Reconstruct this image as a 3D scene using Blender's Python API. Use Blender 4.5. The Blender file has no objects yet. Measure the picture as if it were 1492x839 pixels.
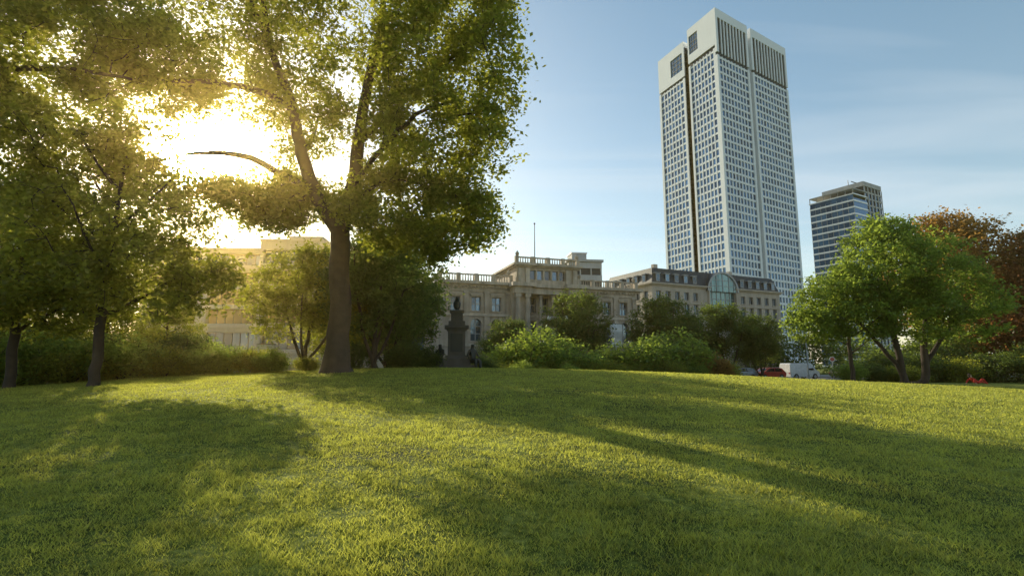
import bpy, math, random
import numpy as np
from mathutils import Vector, Matrix, noise
random.seed(3); RNG=np.random.default_rng(7)
scene=bpy.context.scene
R=math.radians

# ------------------------------------------------------------------ materials
def newmat(name):
    m=bpy.data.materials.new(name); m.use_nodes=True
    nt=m.node_tree; nt.nodes.clear()
    out=nt.nodes.new('ShaderNodeOutputMaterial')
    return m,nt,out
def N(nt,t,**k):
    n=nt.nodes.new(t)
    for a,b in k.items(): setattr(n,a,b)
    return n
def ramp(nt,fac,cols):
    r=N(nt,'ShaderNodeValToRGB'); e=r.color_ramp.elements
    while len(e)<len(cols): e.new(.5)
    for i,(p,c) in enumerate(cols):
        e[i].position=p; e[i].color=(*c,1)
    nt.links.new(fac,r.inputs[0]); return r
def stone(name,c,var=.25,scale=.6,rough=.85,bump=.3,streak=True):
    m,nt,out=newmat(name); L=nt.links
    tc=N(nt,'ShaderNodeTexCoord'); b=N(nt,'ShaderNodeBsdfPrincipled')
    n1=N(nt,'ShaderNodeTexNoise'); n1.inputs['Scale'].default_value=scale; n1.inputs['Detail'].default_value=8
    L.new(tc.outputs['Object'],n1.inputs['Vector'])
    mp=N(nt,'ShaderNodeMapping'); mp.inputs['Scale'].default_value=(1.6,1.6,.18)
    L.new(tc.outputs['Object'],mp.inputs[0])
    n2=N(nt,'ShaderNodeTexNoise'); n2.inputs['Scale'].default_value=1.2; n2.inputs['Detail'].default_value=5
    L.new(mp.outputs[0],n2.inputs['Vector'])
    mx=N(nt,'ShaderNodeMath',operation='ADD'); L.new(n1.outputs[0],mx.inputs[0]); L.new(n2.outputs[0],mx.inputs[1])
    h=N(nt,'ShaderNodeMath',operation='MULTIPLY'); L.new(mx.outputs[0],h.inputs[0]); h.inputs[1].default_value=.5
    d=[x*(1-var) for x in c]; l=[min(.9,x*(1+var*.6)) for x in c]
    r=ramp(nt,h.outputs[0],[(.35,d),(.65,l)])
    L.new(r.outputs[0],b.inputs['Base Color']); b.inputs['Roughness'].default_value=rough
    n3=N(nt,'ShaderNodeTexNoise'); n3.inputs['Scale'].default_value=12; L.new(tc.outputs['Object'],n3.inputs['Vector'])
    bp=N(nt,'ShaderNodeBump'); bp.inputs['Strength'].default_value=bump; bp.inputs['Distance'].default_value=.02
    L.new(n3.outputs[0],bp.inputs['Height']); L.new(bp.outputs[0],b.inputs['Normal'])
    L.new(b.outputs[0],out.inputs[0]); return m
def plain(name,c,rough=.5,metal=0,coat=0,spec=.5):
    m,nt,out=newmat(name); L=nt.links
    b=N(nt,'ShaderNodeBsdfPrincipled')
    tc=N(nt,'ShaderNodeTexCoord'); n1=N(nt,'ShaderNodeTexNoise'); n1.inputs['Scale'].default_value=3; n1.inputs['Detail'].default_value=6
    L.new(tc.outputs['Object'],n1.inputs['Vector'])
    r=ramp(nt,n1.outputs[0],[(.3,[x*.85 for x in c]),(.7,[min(.95,x*1.1) for x in c])])
    L.new(r.outputs[0],b.inputs['Base Color'])
    b.inputs['Roughness'].default_value=rough; b.inputs['Metallic'].default_value=metal
    b.inputs['Coat Weight'].default_value=coat; b.inputs['Specular IOR Level'].default_value=spec
    L.new(b.outputs[0],out.inputs[0]); return m
def glassmat(name,c=(.03,.05,.07),c2=(.10,.15,.20),rough=.06,spec=1.0,metal=.35):
    m,nt,out=newmat(name); L=nt.links
    b=N(nt,'ShaderNodeBsdfPrincipled'); g=N(nt,'ShaderNodeNewGeometry')
    r=ramp(nt,g.outputs['Random Per Island'],[(0,c),(.55,[(a+d)/2 for a,d in zip(c,c2)]),(1,c2)])
    L.new(r.outputs[0],b.inputs['Base Color'])
    b.inputs['Roughness'].default_value=rough; b.inputs['Metallic'].default_value=metal
    b.inputs['Specular IOR Level'].default_value=spec
    L.new(b.outputs[0],out.inputs[0]); return m
def leafmat(name,dark,light,tr,fac=.5,nscale=.35,lo=.15,hi=.85,detail=3):
    m,nt,out=newmat(name); L=nt.links
    g=N(nt,'ShaderNodeNewGeometry'); tc=N(nt,'ShaderNodeTexCoord')
    n=N(nt,'ShaderNodeTexNoise'); n.inputs['Scale'].default_value=nscale; n.inputs['Detail'].default_value=detail
    L.new(tc.outputs['Object'],n.inputs['Vector'])
    a=N(nt,'ShaderNodeMath',operation='MULTIPLY_ADD'); L.new(g.outputs['Random Per Island'],a.inputs[0]); a.inputs[1].default_value=.6
    L.new(n.outputs[0],a.inputs[2])
    s=N(nt,'ShaderNodeMath',operation='SUBTRACT'); L.new(a.outputs[0],s.inputs[0]); s.inputs[1].default_value=.3
    r=ramp(nt,s.outputs[0],[(lo,dark),(hi,light)])
    r2=ramp(nt,s.outputs[0],[(lo,[x*.55 for x in tr]),(hi,tr)])
    d=N(nt,'ShaderNodeBsdfDiffuse'); L.new(r.outputs[0],d.inputs[0])
    t=N(nt,'ShaderNodeBsdfTranslucent'); L.new(r2.outputs[0],t.inputs[0])
    mx=N(nt,'ShaderNodeMixShader'); mx.inputs[0].default_value=fac
    L.new(d.outputs[0],mx.inputs[1]); L.new(t.outputs[0],mx.inputs[2])
    gl=N(nt,'ShaderNodeBsdfGlossy'); gl.inputs['Roughness'].default_value=.45; gl.inputs[0].default_value=(.5,.55,.5,1)
    m2=N(nt,'ShaderNodeMixShader'); m2.inputs[0].default_value=.05
    L.new(mx.outputs[0],m2.inputs[1]); L.new(gl.outputs[0],m2.inputs[2])
    L.new(m2.outputs[0],out.inputs[0]); return m

def groundmat():
    m,nt,out=newmat('lawn_soil'); L=nt.links
    tc=N(nt,'ShaderNodeTexCoord'); b=N(nt,'ShaderNodeBsdfPrincipled')
    n1=N(nt,'ShaderNodeTexNoise'); n1.inputs['Scale'].default_value=.6; n1.inputs['Detail'].default_value=10
    n2=N(nt,'ShaderNodeTexNoise'); n2.inputs['Scale'].default_value=9; n2.inputs['Detail'].default_value=9
    L.new(tc.outputs['Object'],n1.inputs['Vector']); L.new(tc.outputs['Object'],n2.inputs['Vector'])
    a=N(nt,'ShaderNodeMath',operation='ADD'); L.new(n1.outputs[0],a.inputs[0]); L.new(n2.outputs[0],a.inputs[1])
    h=N(nt,'ShaderNodeMath',operation='MULTIPLY'); L.new(a.outputs[0],h.inputs[0]); h.inputs[1].default_value=.5
    r=ramp(nt,h.outputs[0],[(.38,(.03,.042,.01)),(.5,(.11,.135,.02)),(.62,(.28,.29,.06))])
    L.new(r.outputs[0],b.inputs['Base Color']); b.inputs['Roughness'].default_value=.95; b.inputs['Specular IOR Level'].default_value=.1
    bp=N(nt,'ShaderNodeBump'); bp.inputs['Strength'].default_value=.6; bp.inputs['Distance'].default_value=.05
    L.new(n2.outputs[0],bp.inputs['Height']); L.new(bp.outputs[0],b.inputs['Normal'])
    L.new(b.outputs[0],out.inputs[0]); return m

M_ground=groundmat()
M_museum=stone('sandstone',(.42,.34,.26),.42,.5)
M_museum_trim=stone('sandstone_trim',(.47,.39,.30),.42,.8)
M_hotel=stone('hotel_stone',(.45,.38,.31),.2,.3)
M_slate=stone('slate_roof',(.035,.04,.05),.3,1.5,.6)
M_tan=stone('limestone_panels',(.50,.44,.35),.15,.25)
M_tower=stone('white_stone',(.74,.77,.80),.05,.1)
M_grey=stone('grey_concrete',(.40,.40,.40),.2,.3)
M_asphalt=stone('asphalt',(.05,.05,.052),.25,2)
M_pave=stone('paving',(.25,.24,.22),.2,1.5)
M_paint=plain('road_paint',(.75,.75,.72),.7)
M_bark=stone('bark',(.055,.038,.026),.5,3,.95,1.0)
M_glass=glassmat('window_glass',(.02,.035,.06),(.10,.17,.25),metal=.5)
M_glassblue=glassmat('tower_glass',(.02,.06,.13),(.10,.22,.38),metal=.7)
M_glasswarm=glassmat('bronze_glass',(.04,.025,.012),(.30,.16,.05),metal=.3,rough=.15,spec=.5)
M_glassgreen=glassmat('green_glass',(.05,.12,.13),(.14,.25,.26),metal=.4)
M_frame=plain('window_frame',(.30,.29,.27),.5)
M_dark=plain('dark_metal',(.03,.03,.035),.5,.4)
M_bronze=plain('bronze_patina',(.035,.035,.03),.5,.5)
M_granite=stone('granite',(.08,.07,.06),.3,2)
M_white=plain('white_paint',(.78,.78,.78),.3,0,.5)
M_silver=plain('silver_paint',(.45,.50,.58),.3,.4,.6)
M_red=plain('red_paint',(.45,.03,.03),.3,0,.6)
M_tyre=plain('tyre',(.02,.02,.02),.8)
M_carglass=plain('car_glass',(.02,.025,.03),.05,0,0,1)
M_skin=plain('skin',(.5,.3,.22),.6)
M_cloth_red=plain('red_cloth',(.5,.03,.02),.9)
M_cloth_dark=plain('dark_cloth',(.04,.04,.06),.9)
M_hair=plain('hair',(.05,.03,.02),.8)
M_leaf_plane=leafmat('plane_leaves',(.03,.055,.010),(.10,.15,.022),(.64,.66,.06),.52)
M_leaf_maple=leafmat('maple_leaves',(.035,.055,.010),(.10,.14,.020),(.64,.64,.055),.52)
M_leaf_fresh=leafmat('fresh_leaves',(.05,.095,.015),(.15,.22,.035),(.54,.68,.09),.5)
M_leaf_dark=leafmat('dark_leaves',(.03,.05,.012),(.075,.105,.022),(.30,.40,.06),.45)
M_leaf_copper=leafmat('copper_leaves',(.09,.04,.02),(.20,.09,.035),(.60,.26,.08),.5)
M_leaf_orange=leafmat('rusty_leaves',(.12,.08,.02),(.28,.15,.045),(.70,.38,.08),.5)
M_grass=leafmat('grass_blades',(.035,.055,.010),(.24,.26,.045),(.84,.84,.13),.58,1.5,.26,.72,6)

# ------------------------------------------------------------------ mesh builder
class MB:
    def __init__(s,mats): s.v=[];s.f=[];s.m=[];s.mats=mats;s.T=Matrix.Identity(4)
    def mi(s,m):
        if m not in s.mats: s.mats.append(m)
        return s.mats.index(m)
    def poly(s,pts,m):
        i=len(s.v); s.v+= [tuple(s.T@Vector(p)) for p in pts]; s.f.append(tuple(range(i,i+len(pts)))); s.m.append(s.mi(m))
    def box(s,x0,x1,y0,y1,z0,z1,m):
        i=len(s.v)
        for z in (z0,z1):
            for (x,y) in ((x0,y0),(x1,y0),(x1,y1),(x0,y1)): s.v.append(tuple(s.T@Vector((x,y,z))))
        k=s.mi(m)
        for f in ((0,3,2,1),(4,5,6,7),(0,1,5,4),(1,2,6,5),(2,3,7,6),(3,0,4,7)):
            s.f.append(tuple(i+j for j in f)); s.m.append(k)
    def cyl(s,cx,cy,z0,z1,r0,r1,m,n=12,cap=True):
        i=len(s.v);k=s.mi(m)
        for z,r in ((z0,r0),(z1,r1)):
            for a in range(n): t=2*math.pi*a/n; s.v.append(tuple(s.T@Vector((cx+r*math.cos(t),cy+r*math.sin(t),z))))
        for a in range(n):
            b=(a+1)%n; s.f.append((i+a,i+b,i+n+b,i+n+a)); s.m.append(k)
        if cap:
            s.f.append(tuple(i+n+a for a in range(n))); s.m.append(k)
            s.f.append(tuple(i+a for a in reversed(range(n)))); s.m.append(k)
    def prism(s,prof,x0,x1,m):
        a=[(x0,p[0],p[1]) for p in prof]; b=[(x1,p[0],p[1]) for p in prof]
        s.poly(list(reversed(a)),m); s.poly(b,m)
        n=len(prof)
        for i in range(n):
            j=(i+1)%n; s.poly([a[i],a[j],b[j],b[i]],m)
    def lathe(s,cx,cy,prof,m,n=16):
        for (z0,r0),(z1,r1) in zip(prof[:-1],prof[1:]): s.cyl(cx,cy,z0,z1,r0,r1,m,n,False)
        s.cyl(cx,cy,prof[-1][0]-.001,prof[-1][0],prof[-1][1],prof[-1][1],m,n,True)
    def facade(s,x0,x1,z0,z1,ops,wm,gm,fm,depth=.35,y=0.0):
        xs=sorted(set([x0,x1]+[o['x'][0] for o in ops]+[o['x'][1] for o in ops]))
        zs=sorted(set([z0,z1]+[o['z'][0] for o in ops]+[o['z'][1] for o in ops]))
        for xa,xb in zip(xs[:-1],xs[1:]):
            for za,zb in zip(zs[:-1],zs[1:]):
                cx,cz=(xa+xb)/2,(za+zb)/2
                if any(o['x'][0]<cx<o['x'][1] and o['z'][0]<cz<o['z'][1] for o in ops): continue
                s.poly([(xa,y,za),(xb,y,za),(xb,y,zb),(xa,y,zb)],wm)
        for o in ops:
            a,b=o['x'];c,d=o['z'];yy=y+depth
            s.poly([(a,y,c),(a,yy,c),(a,yy,d),(a,y,d)],wm); s.poly([(b,y,c),(b,y,d),(b,yy,d),(b,yy,c)],wm)
            s.poly([(a,y,c),(b,y,c),(b,yy,c),(a,yy,c)],wm)
            if o.get('arch'):
                r=(b-a)/2; cz=d-r; mx=(a+b)/2; n=10
                pts=[(mx-r*math.cos(math.pi*i/n),cz+r*math.sin(math.pi*i/n)) for i in range(n+1)]
                for p,q in zip(pts[:-1],pts[1:]):
                    if abs(p[1]-d)+abs(q[1]-d)>1e-6:
                        s.poly([(p[0],y,p[1]),(q[0],y,q[1]),(q[0],y,d),(p[0],y,d)],wm)
                    s.poly([(p[0],y,p[1]),(p[0],yy,p[1]),(q[0],yy,q[1]),(q[0],y,q[1])],wm)
                for i in range(n):
                    t0,t1=math.pi*i/n,math.pi*(i+1)/n
                    P=[(mx-rr*math.cos(t),cz+rr*math.sin(t)) for rr,t in ((r,t0),(r,t1),(r+.28,t1),(r+.28,t0))]
                    yo=y-.07
                    s.poly([(p[0],yo,p[1]) for p in P],M_museum_trim)
                    s.poly([(P[2][0],yo,P[2][1]),(P[3][0],yo,P[3][1]),(P[3][0],y,P[3][1]),(P[2][0],y,P[2][1])],M_museum_trim)
                    s.poly([(P[0][0],yo,P[0][1]),(P[1][0],yo,P[1][1]),(P[1][0],y,P[1][1]),(P[0][0],y,P[0][1])],M_museum_trim)
            else:
                s.poly([(a,y,d),(a,yy,d),(b,yy,d),(b,y,d)],wm)
            nv,nh=o.get('n',(2,2)); w=o.get('fw',.055)
            gms=o.get('g',gm)
            for i in range(nv):
                for j in range(nh):
                    s.poly([(a+(b-a)*i/nv,yy,c+(d-c)*j/nh),(a+(b-a)*(i+1)/nv,yy,c+(d-c)*j/nh),(a+(b-a)*(i+1)/nv,yy,c+(d-c)*(j+1)/nh),(a+(b-a)*i/nv,yy,c+(d-c)*(j+1)/nh)],gms)
            for i in range(nv+1):
                x=a+(b-a)*i/nv; s.box(max(a,x-w),min(b,x+w),yy-.08,yy-.01,c,d,fm)
            for j in range(nh+1):
                z=c+(d-c)*j/nh; s.box(a,b,yy-.075,yy-.012,max(c,z-w),min(d,z+w),fm)
            if o.get('sill',True): s.box(a-.12,b+.12,y-.14,y+.02,c-.16,c-.001,wm)
            if o.get('hood'): 
                s.box(a-.25,b+.25,y-.25,y+.02,d+.22,d+.40,M_museum_trim); s.box(a-.15,b+.15,y-.1,y+.02,d+.02,d+.215,M_museum_trim)
    def balustrade(s,x0,x1,y,z,h,m,pier=2.6):
        s.box(x0,x1,y-.18,y+.18,z,z+.15,m); s.box(x0,x1,y-.18,y+.18,z+h-.16,z+h,m)
        n=max(1,round((x1-x0)/pier))
        for i in range(n+1):
            x=x0+(x1-x0)*i/n; s.box(x-.25,x+.25,y-.24,y+.24,z,z+h+.06,m)
        k=int((x1-x0)/.36)
        for i in range(k):
            x=x0+(i+.5)*(x1-x0)/k
            s.cyl(x,y,z+.15,z+h-.16,.10,.06,m,6,False)
    def make(s,name,loc=(0,0,0),rz=0,smooth=False,parent=None):
        me=bpy.data.meshes.new(name); me.from_pydata(s.v,[],s.f)
        for m in s.mats: me.materials.append(m)
        me.polygons.foreach_set('material_index',s.m)
        if smooth: me.polygons.foreach_set('use_smooth',[True]*len(me.polygons))
        me.update(); o=bpy.data.objects.new(name,me); scene.collection.objects.link(o)
        o.location=loc; o.rotation_euler=(0,0,rz); o.parent=parent; return o
def rotT(x,y,z,deg): return Matrix.Translation((x,y,z))@Matrix.Rotation(R(deg),4,'Z')

# ------------------------------------------------------------------ terrain
def sstep(a,b,t):
    u=np.clip((t-a)/(b-a),0,1); return u*u*(3-2*u)
def H(x,y):
    x=np.asarray(x,float);y=np.asarray(y,float)
    d=x+4
    G=np.where(d<0,np.exp(-(d/25)**2),.08+.92*np.exp(-(d/29)**2))
    ramp_=np.maximum(0,.4+.0515*y)
    st=28+.4*np.maximum(x,0)
    D=1.74*(1-sstep(0,18.5,y-st))
    k=.12
    h=np.clip(.5+.5*(D-ramp_)/k,0,1)
    P=D*(1-h)+ramp_*h-k*h*(1-h)
    P=np.maximum(P,0)
    und=.02*np.sin(x*.5+1)*np.sin(y*.43)*np.clip(P,0,1)
    return -.4+P*G+und
def axis(lo,hi,step,far):
    a=list(np.arange(lo,hi+step,step)); s=step
    p=a[-1]
    while p<far: s*=1.35; p+=s; a.append(p)
    s=step; q=a[0]; b=[]
    while q>-far: s*=1.35; q-=s; b.append(q)
    return np.array(b[::-1]+a)
xs=axis(-45,60,.8,3500); ys=axis(-6,66,.6,3500)
X,Y=np.meshgrid(xs,ys); Z=H(X,Y)
V=np.stack([X.ravel(),Y.ravel(),Z.ravel()],1); nx=len(xs);ny=len(ys)
ii,jj=np.meshgrid(np.arange(nx-1),np.arange(ny-1)); q=(jj*nx+ii).ravel()
F=np.stack([q,q+1,q+nx+1,q+nx],1)
def fastmesh(name,V,F,mats,smooth=False,mi=None):
    me=bpy.data.meshes.new(name); k=F.shape[1]
    me.vertices.add(len(V)); me.vertices.foreach_set('co',np.ascontiguousarray(V,dtype=np.float32).ravel())
    me.loops.add(F.size); me.loops.foreach_set('vertex_index',F.astype(np.int32).ravel())
    me.polygons.add(len(F)); me.polygons.foreach_set('loop_start',np.arange(0,F.size,k,dtype=np.int32))
    for m in mats: me.materials.append(m)
    if mi is not None: me.polygons.foreach_set('material_index',mi.astype(np.int32))
    me.update(calc_edges=True)
    me.polygons.foreach_set('use_smooth',np.full(len(F),smooth)); 
    return me
def link(name,me,loc=(0,0,0),rz=0,sc=1):
    o=bpy.data.objects.new(name,me); scene.collection.objects.link(o); o.location=loc; o.rotation_euler=(0,0,rz)
    o.scale=(sc,sc,sc) if not isinstance(sc,tuple) else sc
    return o
link('ground',fastmesh('ground',V,F,[M_ground],True))

def grass(n):
    slope=1.12
    y0,y1=2.6,30.
    u=RNG.random(n); p=.65
    y=(y0**p+u*(y1**p-y0**p))**(1/p)
    x=(RNG.random(n)*2-1)*slope*y
    x+=.05*np.sin(y*9+x*5); 
    z=H(x,y)-.005
    f=.5+.25*np.sin(x*1.7+2*np.sin(y*1.3))+.25*np.sin(y*2.3+1.7*np.sin(x*2.1))
    f2=.5+.5*np.sin(x*11+3*np.sin(y*7))*np.sin(y*13+2*np.sin(x*9))
    f3=.5+.5*np.sin(x*4.1+2.5*np.sin(y*3.3))*np.sin(y*5.2+2*np.sin(x*3.7))
    h=(.012+.013*f+.034*f2*f3+.012*f3)*(.5+1.0*RNG.random(n))*(1+y*.015)
    w=(.0030+.00042*y)*(.7+.6*RNG.random(n))
    a=RNG.random(n)*2*math.pi; b=RNG.random(n)*2*math.pi; ln=h*(.3+1.0*RNG.random(n))
    V=np.empty((n,3,3)); V[:,0]=np.stack([x-w*np.cos(a),y-w*np.sin(a),z],1); V[:,1]=np.stack([x+w*np.cos(a),y+w*np.sin(a),z],1)
    V[:,2]=np.stack([x+ln*np.cos(b),y+ln*np.sin(b),z+h],1)
    return fastmesh('lawn_grass',V.reshape(-1,3),np.arange(3*n).reshape(-1,3),[M_grass])
link('lawn_grass',grass(640000))

# ------------------------------------------------------------------ trees
def catmull(pts,step=.5):
    P=np.array(pts,float); out=[P[0]]
    for i in range(len(P)-1):
        p0=P[max(i-1,0)];p1=P[i];p2=P[i+1];p3=P[min(i+2,len(P)-1)]
        k=max(1,int(np.linalg.norm(p2[:3]-p1[:3])/step))
        for j in range(1,k+1):
            t=j/k
            q=.5*((2*p1)+(-p0+p2)*t+(2*p0-5*p1+4*p2-p3)*t*t+(-p0+3*p1-3*p2+p3)*t**3); out.append(q)
    return out
def leaves(C,per,spread,size,rng,flat=.65,updown=0.5):
    n=len(C)*per
    sp=(spread*(.7+.7*rng.random(len(C))))
    c=np.repeat(C,per,0)+rng.normal(size=(n,3))*np.repeat(sp,per)[:,None]*np.array([1,1,flat])
    nrm=rng.normal(size=(n,3)); nrm[:,2]+=updown*np.sign(nrm[:,2]); nrm/=np.linalg.norm(nrm,axis=1)[:,None]
    t=rng.normal(size=(n,3)); u=np.cross(nrm,t); u/=np.linalg.norm(u,axis=1)[:,None]; v=np.cross(nrm,u)
    s=(size*(.6+.8*rng.random(n)))[:,None]*.5
    V=np.stack([c-u*s,c+v*s*.62+u*s*.15,c+u*s,c-v*s*.62+u*s*.15],1).reshape(-1,3)
    return V,np.arange(4*n).reshape(-1,4)
def grow(skel,lobes,n,rng,minz,r0=.010,gaps=(),cull=-.12,nsc=.45,shell=.3):
    Pn=[];par=[];rad=[]
    for k,pl in enumerate(skel):
        pts=catmull(pl)
        if k==0: last=-1
        else:
            A=np.array(Pn); last=int(np.argmin(np.linalg.norm(A-pts[0][:3],axis=1))); pts=pts[1:]
        for q in pts:
            Pn.append(q[:3]+rng.normal(size=3)*min(.03,q[3]*.25)); par.append(last); rad.append(q[3]); last=len(Pn)-1
    base=len(Pn)
    W=np.array([l[6] for l in lobes],float); W/=W.sum(); C=[]
    off=rng.random(3)*50
    while len(C)<n:
        l=lobes[rng.choice(len(lobes),p=W)]
        d=rng.normal(size=3); d/=np.linalg.norm(d); d*=rng.random()**shell
        p=np.array(l[:3])+d*np.array(l[3:6])
        if p[2]<minz: continue
        if noise.noise(Vector((p+off)*nsc))<cull: continue
        if any(np.linalg.norm(p-np.array(g[:3]))<g[3] for g in gaps): continue
        C.append(p)
    C=np.array(C)
    A=np.array(Pn[:base]); dist=np.array([np.min(np.linalg.norm(A-c,axis=1)) for c in C]); C=C[np.argsort(dist)]
    cap=base+n*14; PA=np.zeros((cap,3)); PA[:base]=A; m=base
    pen=np.zeros(cap); pen[:base]=np.where(A[:,2]<minz-.8,50,0)
    for c in C:
        D=PA[:m]-c; d=np.sqrt((D**2).sum(1)); cost=d+.5*np.maximum(0,D[:,2])+pen[:m]
        p=int(np.argmin(cost)); s=PA[p]; L=d[p]; k=min(12,max(1,int(L/.55)))
        mid=(s+c)/2+np.array([0,0,.10*L])+rng.normal(size=3)*.08*L; last=p
        for j in range(1,k+1):
            t=j/k; PA[m]=(1-t)**2*s+2*t*(1-t)*mid+t*t*c
            par.append(last); rad.append(0); last=m; m+=1
    PA=PA[:m]; par=np.array(par); rad=np.array(rad)
    acc=np.zeros(m); e=2.35
    haschild=np.zeros(m,bool); haschild[par[par>=0]]=True
    acc[~haschild]=r0**e
    for i in range(m-1,0,-1):
        if par[i]>=0: acc[par[i]]+=acc[i]
    r=np.maximum(acc**(1/e),rad)
    main=np.full(m,-1)
    for i in range(1,m):
        p=par[i]
        if p>=0 and (main[p]<0 or r[i]>r[main[p]]): main[p]=i
    par0=np.where(par<0,0,par)
    seg=PA-PA[par0]; seg[0]=(0,0,1); seg/=np.maximum(1e-6,np.linalg.norm(seg,axis=1))[:,None]
    tan=seg.copy(); has=main>=0; tan[has]+=seg[main[has]]; tan/=np.maximum(1e-6,np.linalg.norm(tan,axis=1))[:,None]
    idx=np.arange(1,m); idx=idx[par[idx]>=0]; VV=[];FF=[];o=0
    for lo,hi,ns in ((.045,9,9),(0,.045,4)):
        I=idx[(r[idx]>=lo)&(r[idx]<hi)]
        if not len(I): continue
        p=par[I]; ismain=main[p]==I
        ts=np.where(ismain[:,None],tan[p],seg[I]); rs=np.where(ismain,r[p],np.minimum(r[I]*1.25,r[p]))
        rs=np.where(rs>r[I]*2.2,r[I]*1.3,rs)
        def ring(c,t,rr):
            ref=np.array([.93,.31,.2]); a=np.cross(t,ref); a/=np.maximum(1e-6,np.linalg.norm(a,axis=1))[:,None]; b=np.cross(t,a)
            th=np.arange(ns)*2*math.pi/ns
            wob=1+.06*np.sin(3*th)[None,:,None]*(ns>5)
            return c[:,None]+rr[:,None,None]*wob*(np.cos(th)[None,:,None]*a[:,None]+np.sin(th)[None,:,None]*b[:,None])
        VV.append(np.concatenate([ring(PA[p],ts,rs),ring(PA[I],tan[I],r[I])],1).reshape(-1,3))
        k=np.arange(ns); q=np.stack([k,(k+1)%ns,(k+1)%ns+ns,k+ns],1)
        FF.append((q[None]+(np.arange(len(I))*2*ns)[:,None,None]).reshape(-1,4)+o); o+=len(I)*2*ns
    return np.concatenate(VV),np.concatenate(FF),C
def tree_mesh(name,skel,lobes,n,per,spread,size,lm,seed,minz,gaps=(),**k):
    rng=np.random.default_rng(seed)
    V1,F1,C=grow(skel,lobes,n,rng,minz,gaps=gaps,**k)
    V2,F2=leaves(C,per,spread,size,rng)
    if gaps:
        cc=V2.reshape(-1,4,3).mean(1); keep=np.ones(len(cc),bool)
        for g in gaps: keep&=np.linalg.norm(cc-np.array(g[:3]),axis=1)>g[3]*.9
        V2=V2.reshape(-1,4,3)[keep].reshape(-1,3); F2=np.arange(len(V2)).reshape(-1,4)
    mi=np.concatenate([np.zeros(len(F1)),np.ones(len(F2))])
    me=fastmesh(name,np.concatenate([V1,V2]),np.concatenate([F1,F2+len(V1)]),[M_bark,lm],False,mi)
    sm=np.zeros(len(F1)+len(F2),bool); sm[:len(F1)]=True; me.polygons.foreach_set('use_smooth',sm)
    return me
def ground(x,y): return float(H(x,y))

bx,by=-7.9,24.0; bz=ground(bx,by)
skel=[
 [(0,0,-.3,.95),(-.02,0,.25,.66),(0,0,1.2,.52),(.05,0,3,.48),(-.05,0,5,.45),(-.15,0,6.6,.44)],
 [(-.15,0,6.6,.42),(.3,.3,8.5,.36),(.4,.5,11,.30),(.8,.3,14,.23),(1.4,0,17,.16),(1.6,0,20,.1),(1.8,0,23,.05)],
 [(-.15,0,6.4,.38),(-1.1,-.3,8.0,.33),(-1.9,-.5,10,.28),(-2.5,-.6,12.5,.23),(-3.6,-.3,15,.17),(-5,.2,18,.11),(-6.4,.5,20.5,.05)],
 [(-1.2,-.3,8.2,.17),(-2.4,-.5,8.9,.15),(-4,-1.0,9.6,.13),(-5.6,-1.4,9.75,.10),(-7,-1.6,9.5,.06)],
 [(-2.5,-.6,12.4,.16),(-4.2,-1,13.0,.14),(-6.3,-1.2,13.3,.12),(-8.6,-1.4,13.2,.09),(-10.5,-1.5,14.2,.05)],
 [(.4,.5,11,.18),(2.0,1,13,.15),(3.9,1.2,15,.11),(5.8,1.5,17,.06)],
 [(.3,.3,8.5,.15),(1.8,-.8,10,.12),(3.6,-1.5,11.5,.09),(5.4,-1.8,12,.05)],
 [(-.15,0,6.8,.10),(1.0,-.6,8,.085),(2.4,-1,8.6,.06),(3.8,-1.4,8.3,.04)],
 [(.8,.3,14,.15),(.5,2.5,16,.12),(0,4.5,18,.07)],
 [(-1.9,-.5,10,.13),(-2.4,2,12,.10),(-3,4,14,.05)],
 [(-3.6,-.3,15,.12),(-3,-3,16.5,.09),(-2.5,-5,18,.05)],
]
lobes=[(0,0,18,6.5,5,6,2.8),(-6,0,17,5.5,4.5,4.5,2.0),(4.8,0,14.5,3.8,3.8,4.5,2.3),(4.3,-.5,10.5,3.8,3.0,2.7,1.5),(2.2,0,7.4,3.2,2.2,2.0,1.5),(5.4,-.6,18.5,3.2,4,4,1.4),
       (-8.5,-1,13.8,3.2,3,2.0,.8),(-3.4,.2,8.0,2.6,2.2,1.3,1.15),(-6.4,-1,8.0,1.6,1.4,1.0,.18),(-2.6,.5,12.5,2.6,2.4,2.4,.5),(4.9,-.2,6.9,2.6,2.0,1.9,1.4)]  # lower lobes thickened to throw shadow on the foreground lawn
me=tree_mesh('plane_tree',skel,lobes,2950,40,.32,.20,M_leaf_plane,11,4.7,
   gaps=[(-7.1,0,10.1,1.9),(-9.0,2,10.7,2.0),(-3.4,-.8,11.0,1.2)],cull=.05,nsc=.6)
link('plane_tree',me,(bx,by,bz))

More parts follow.
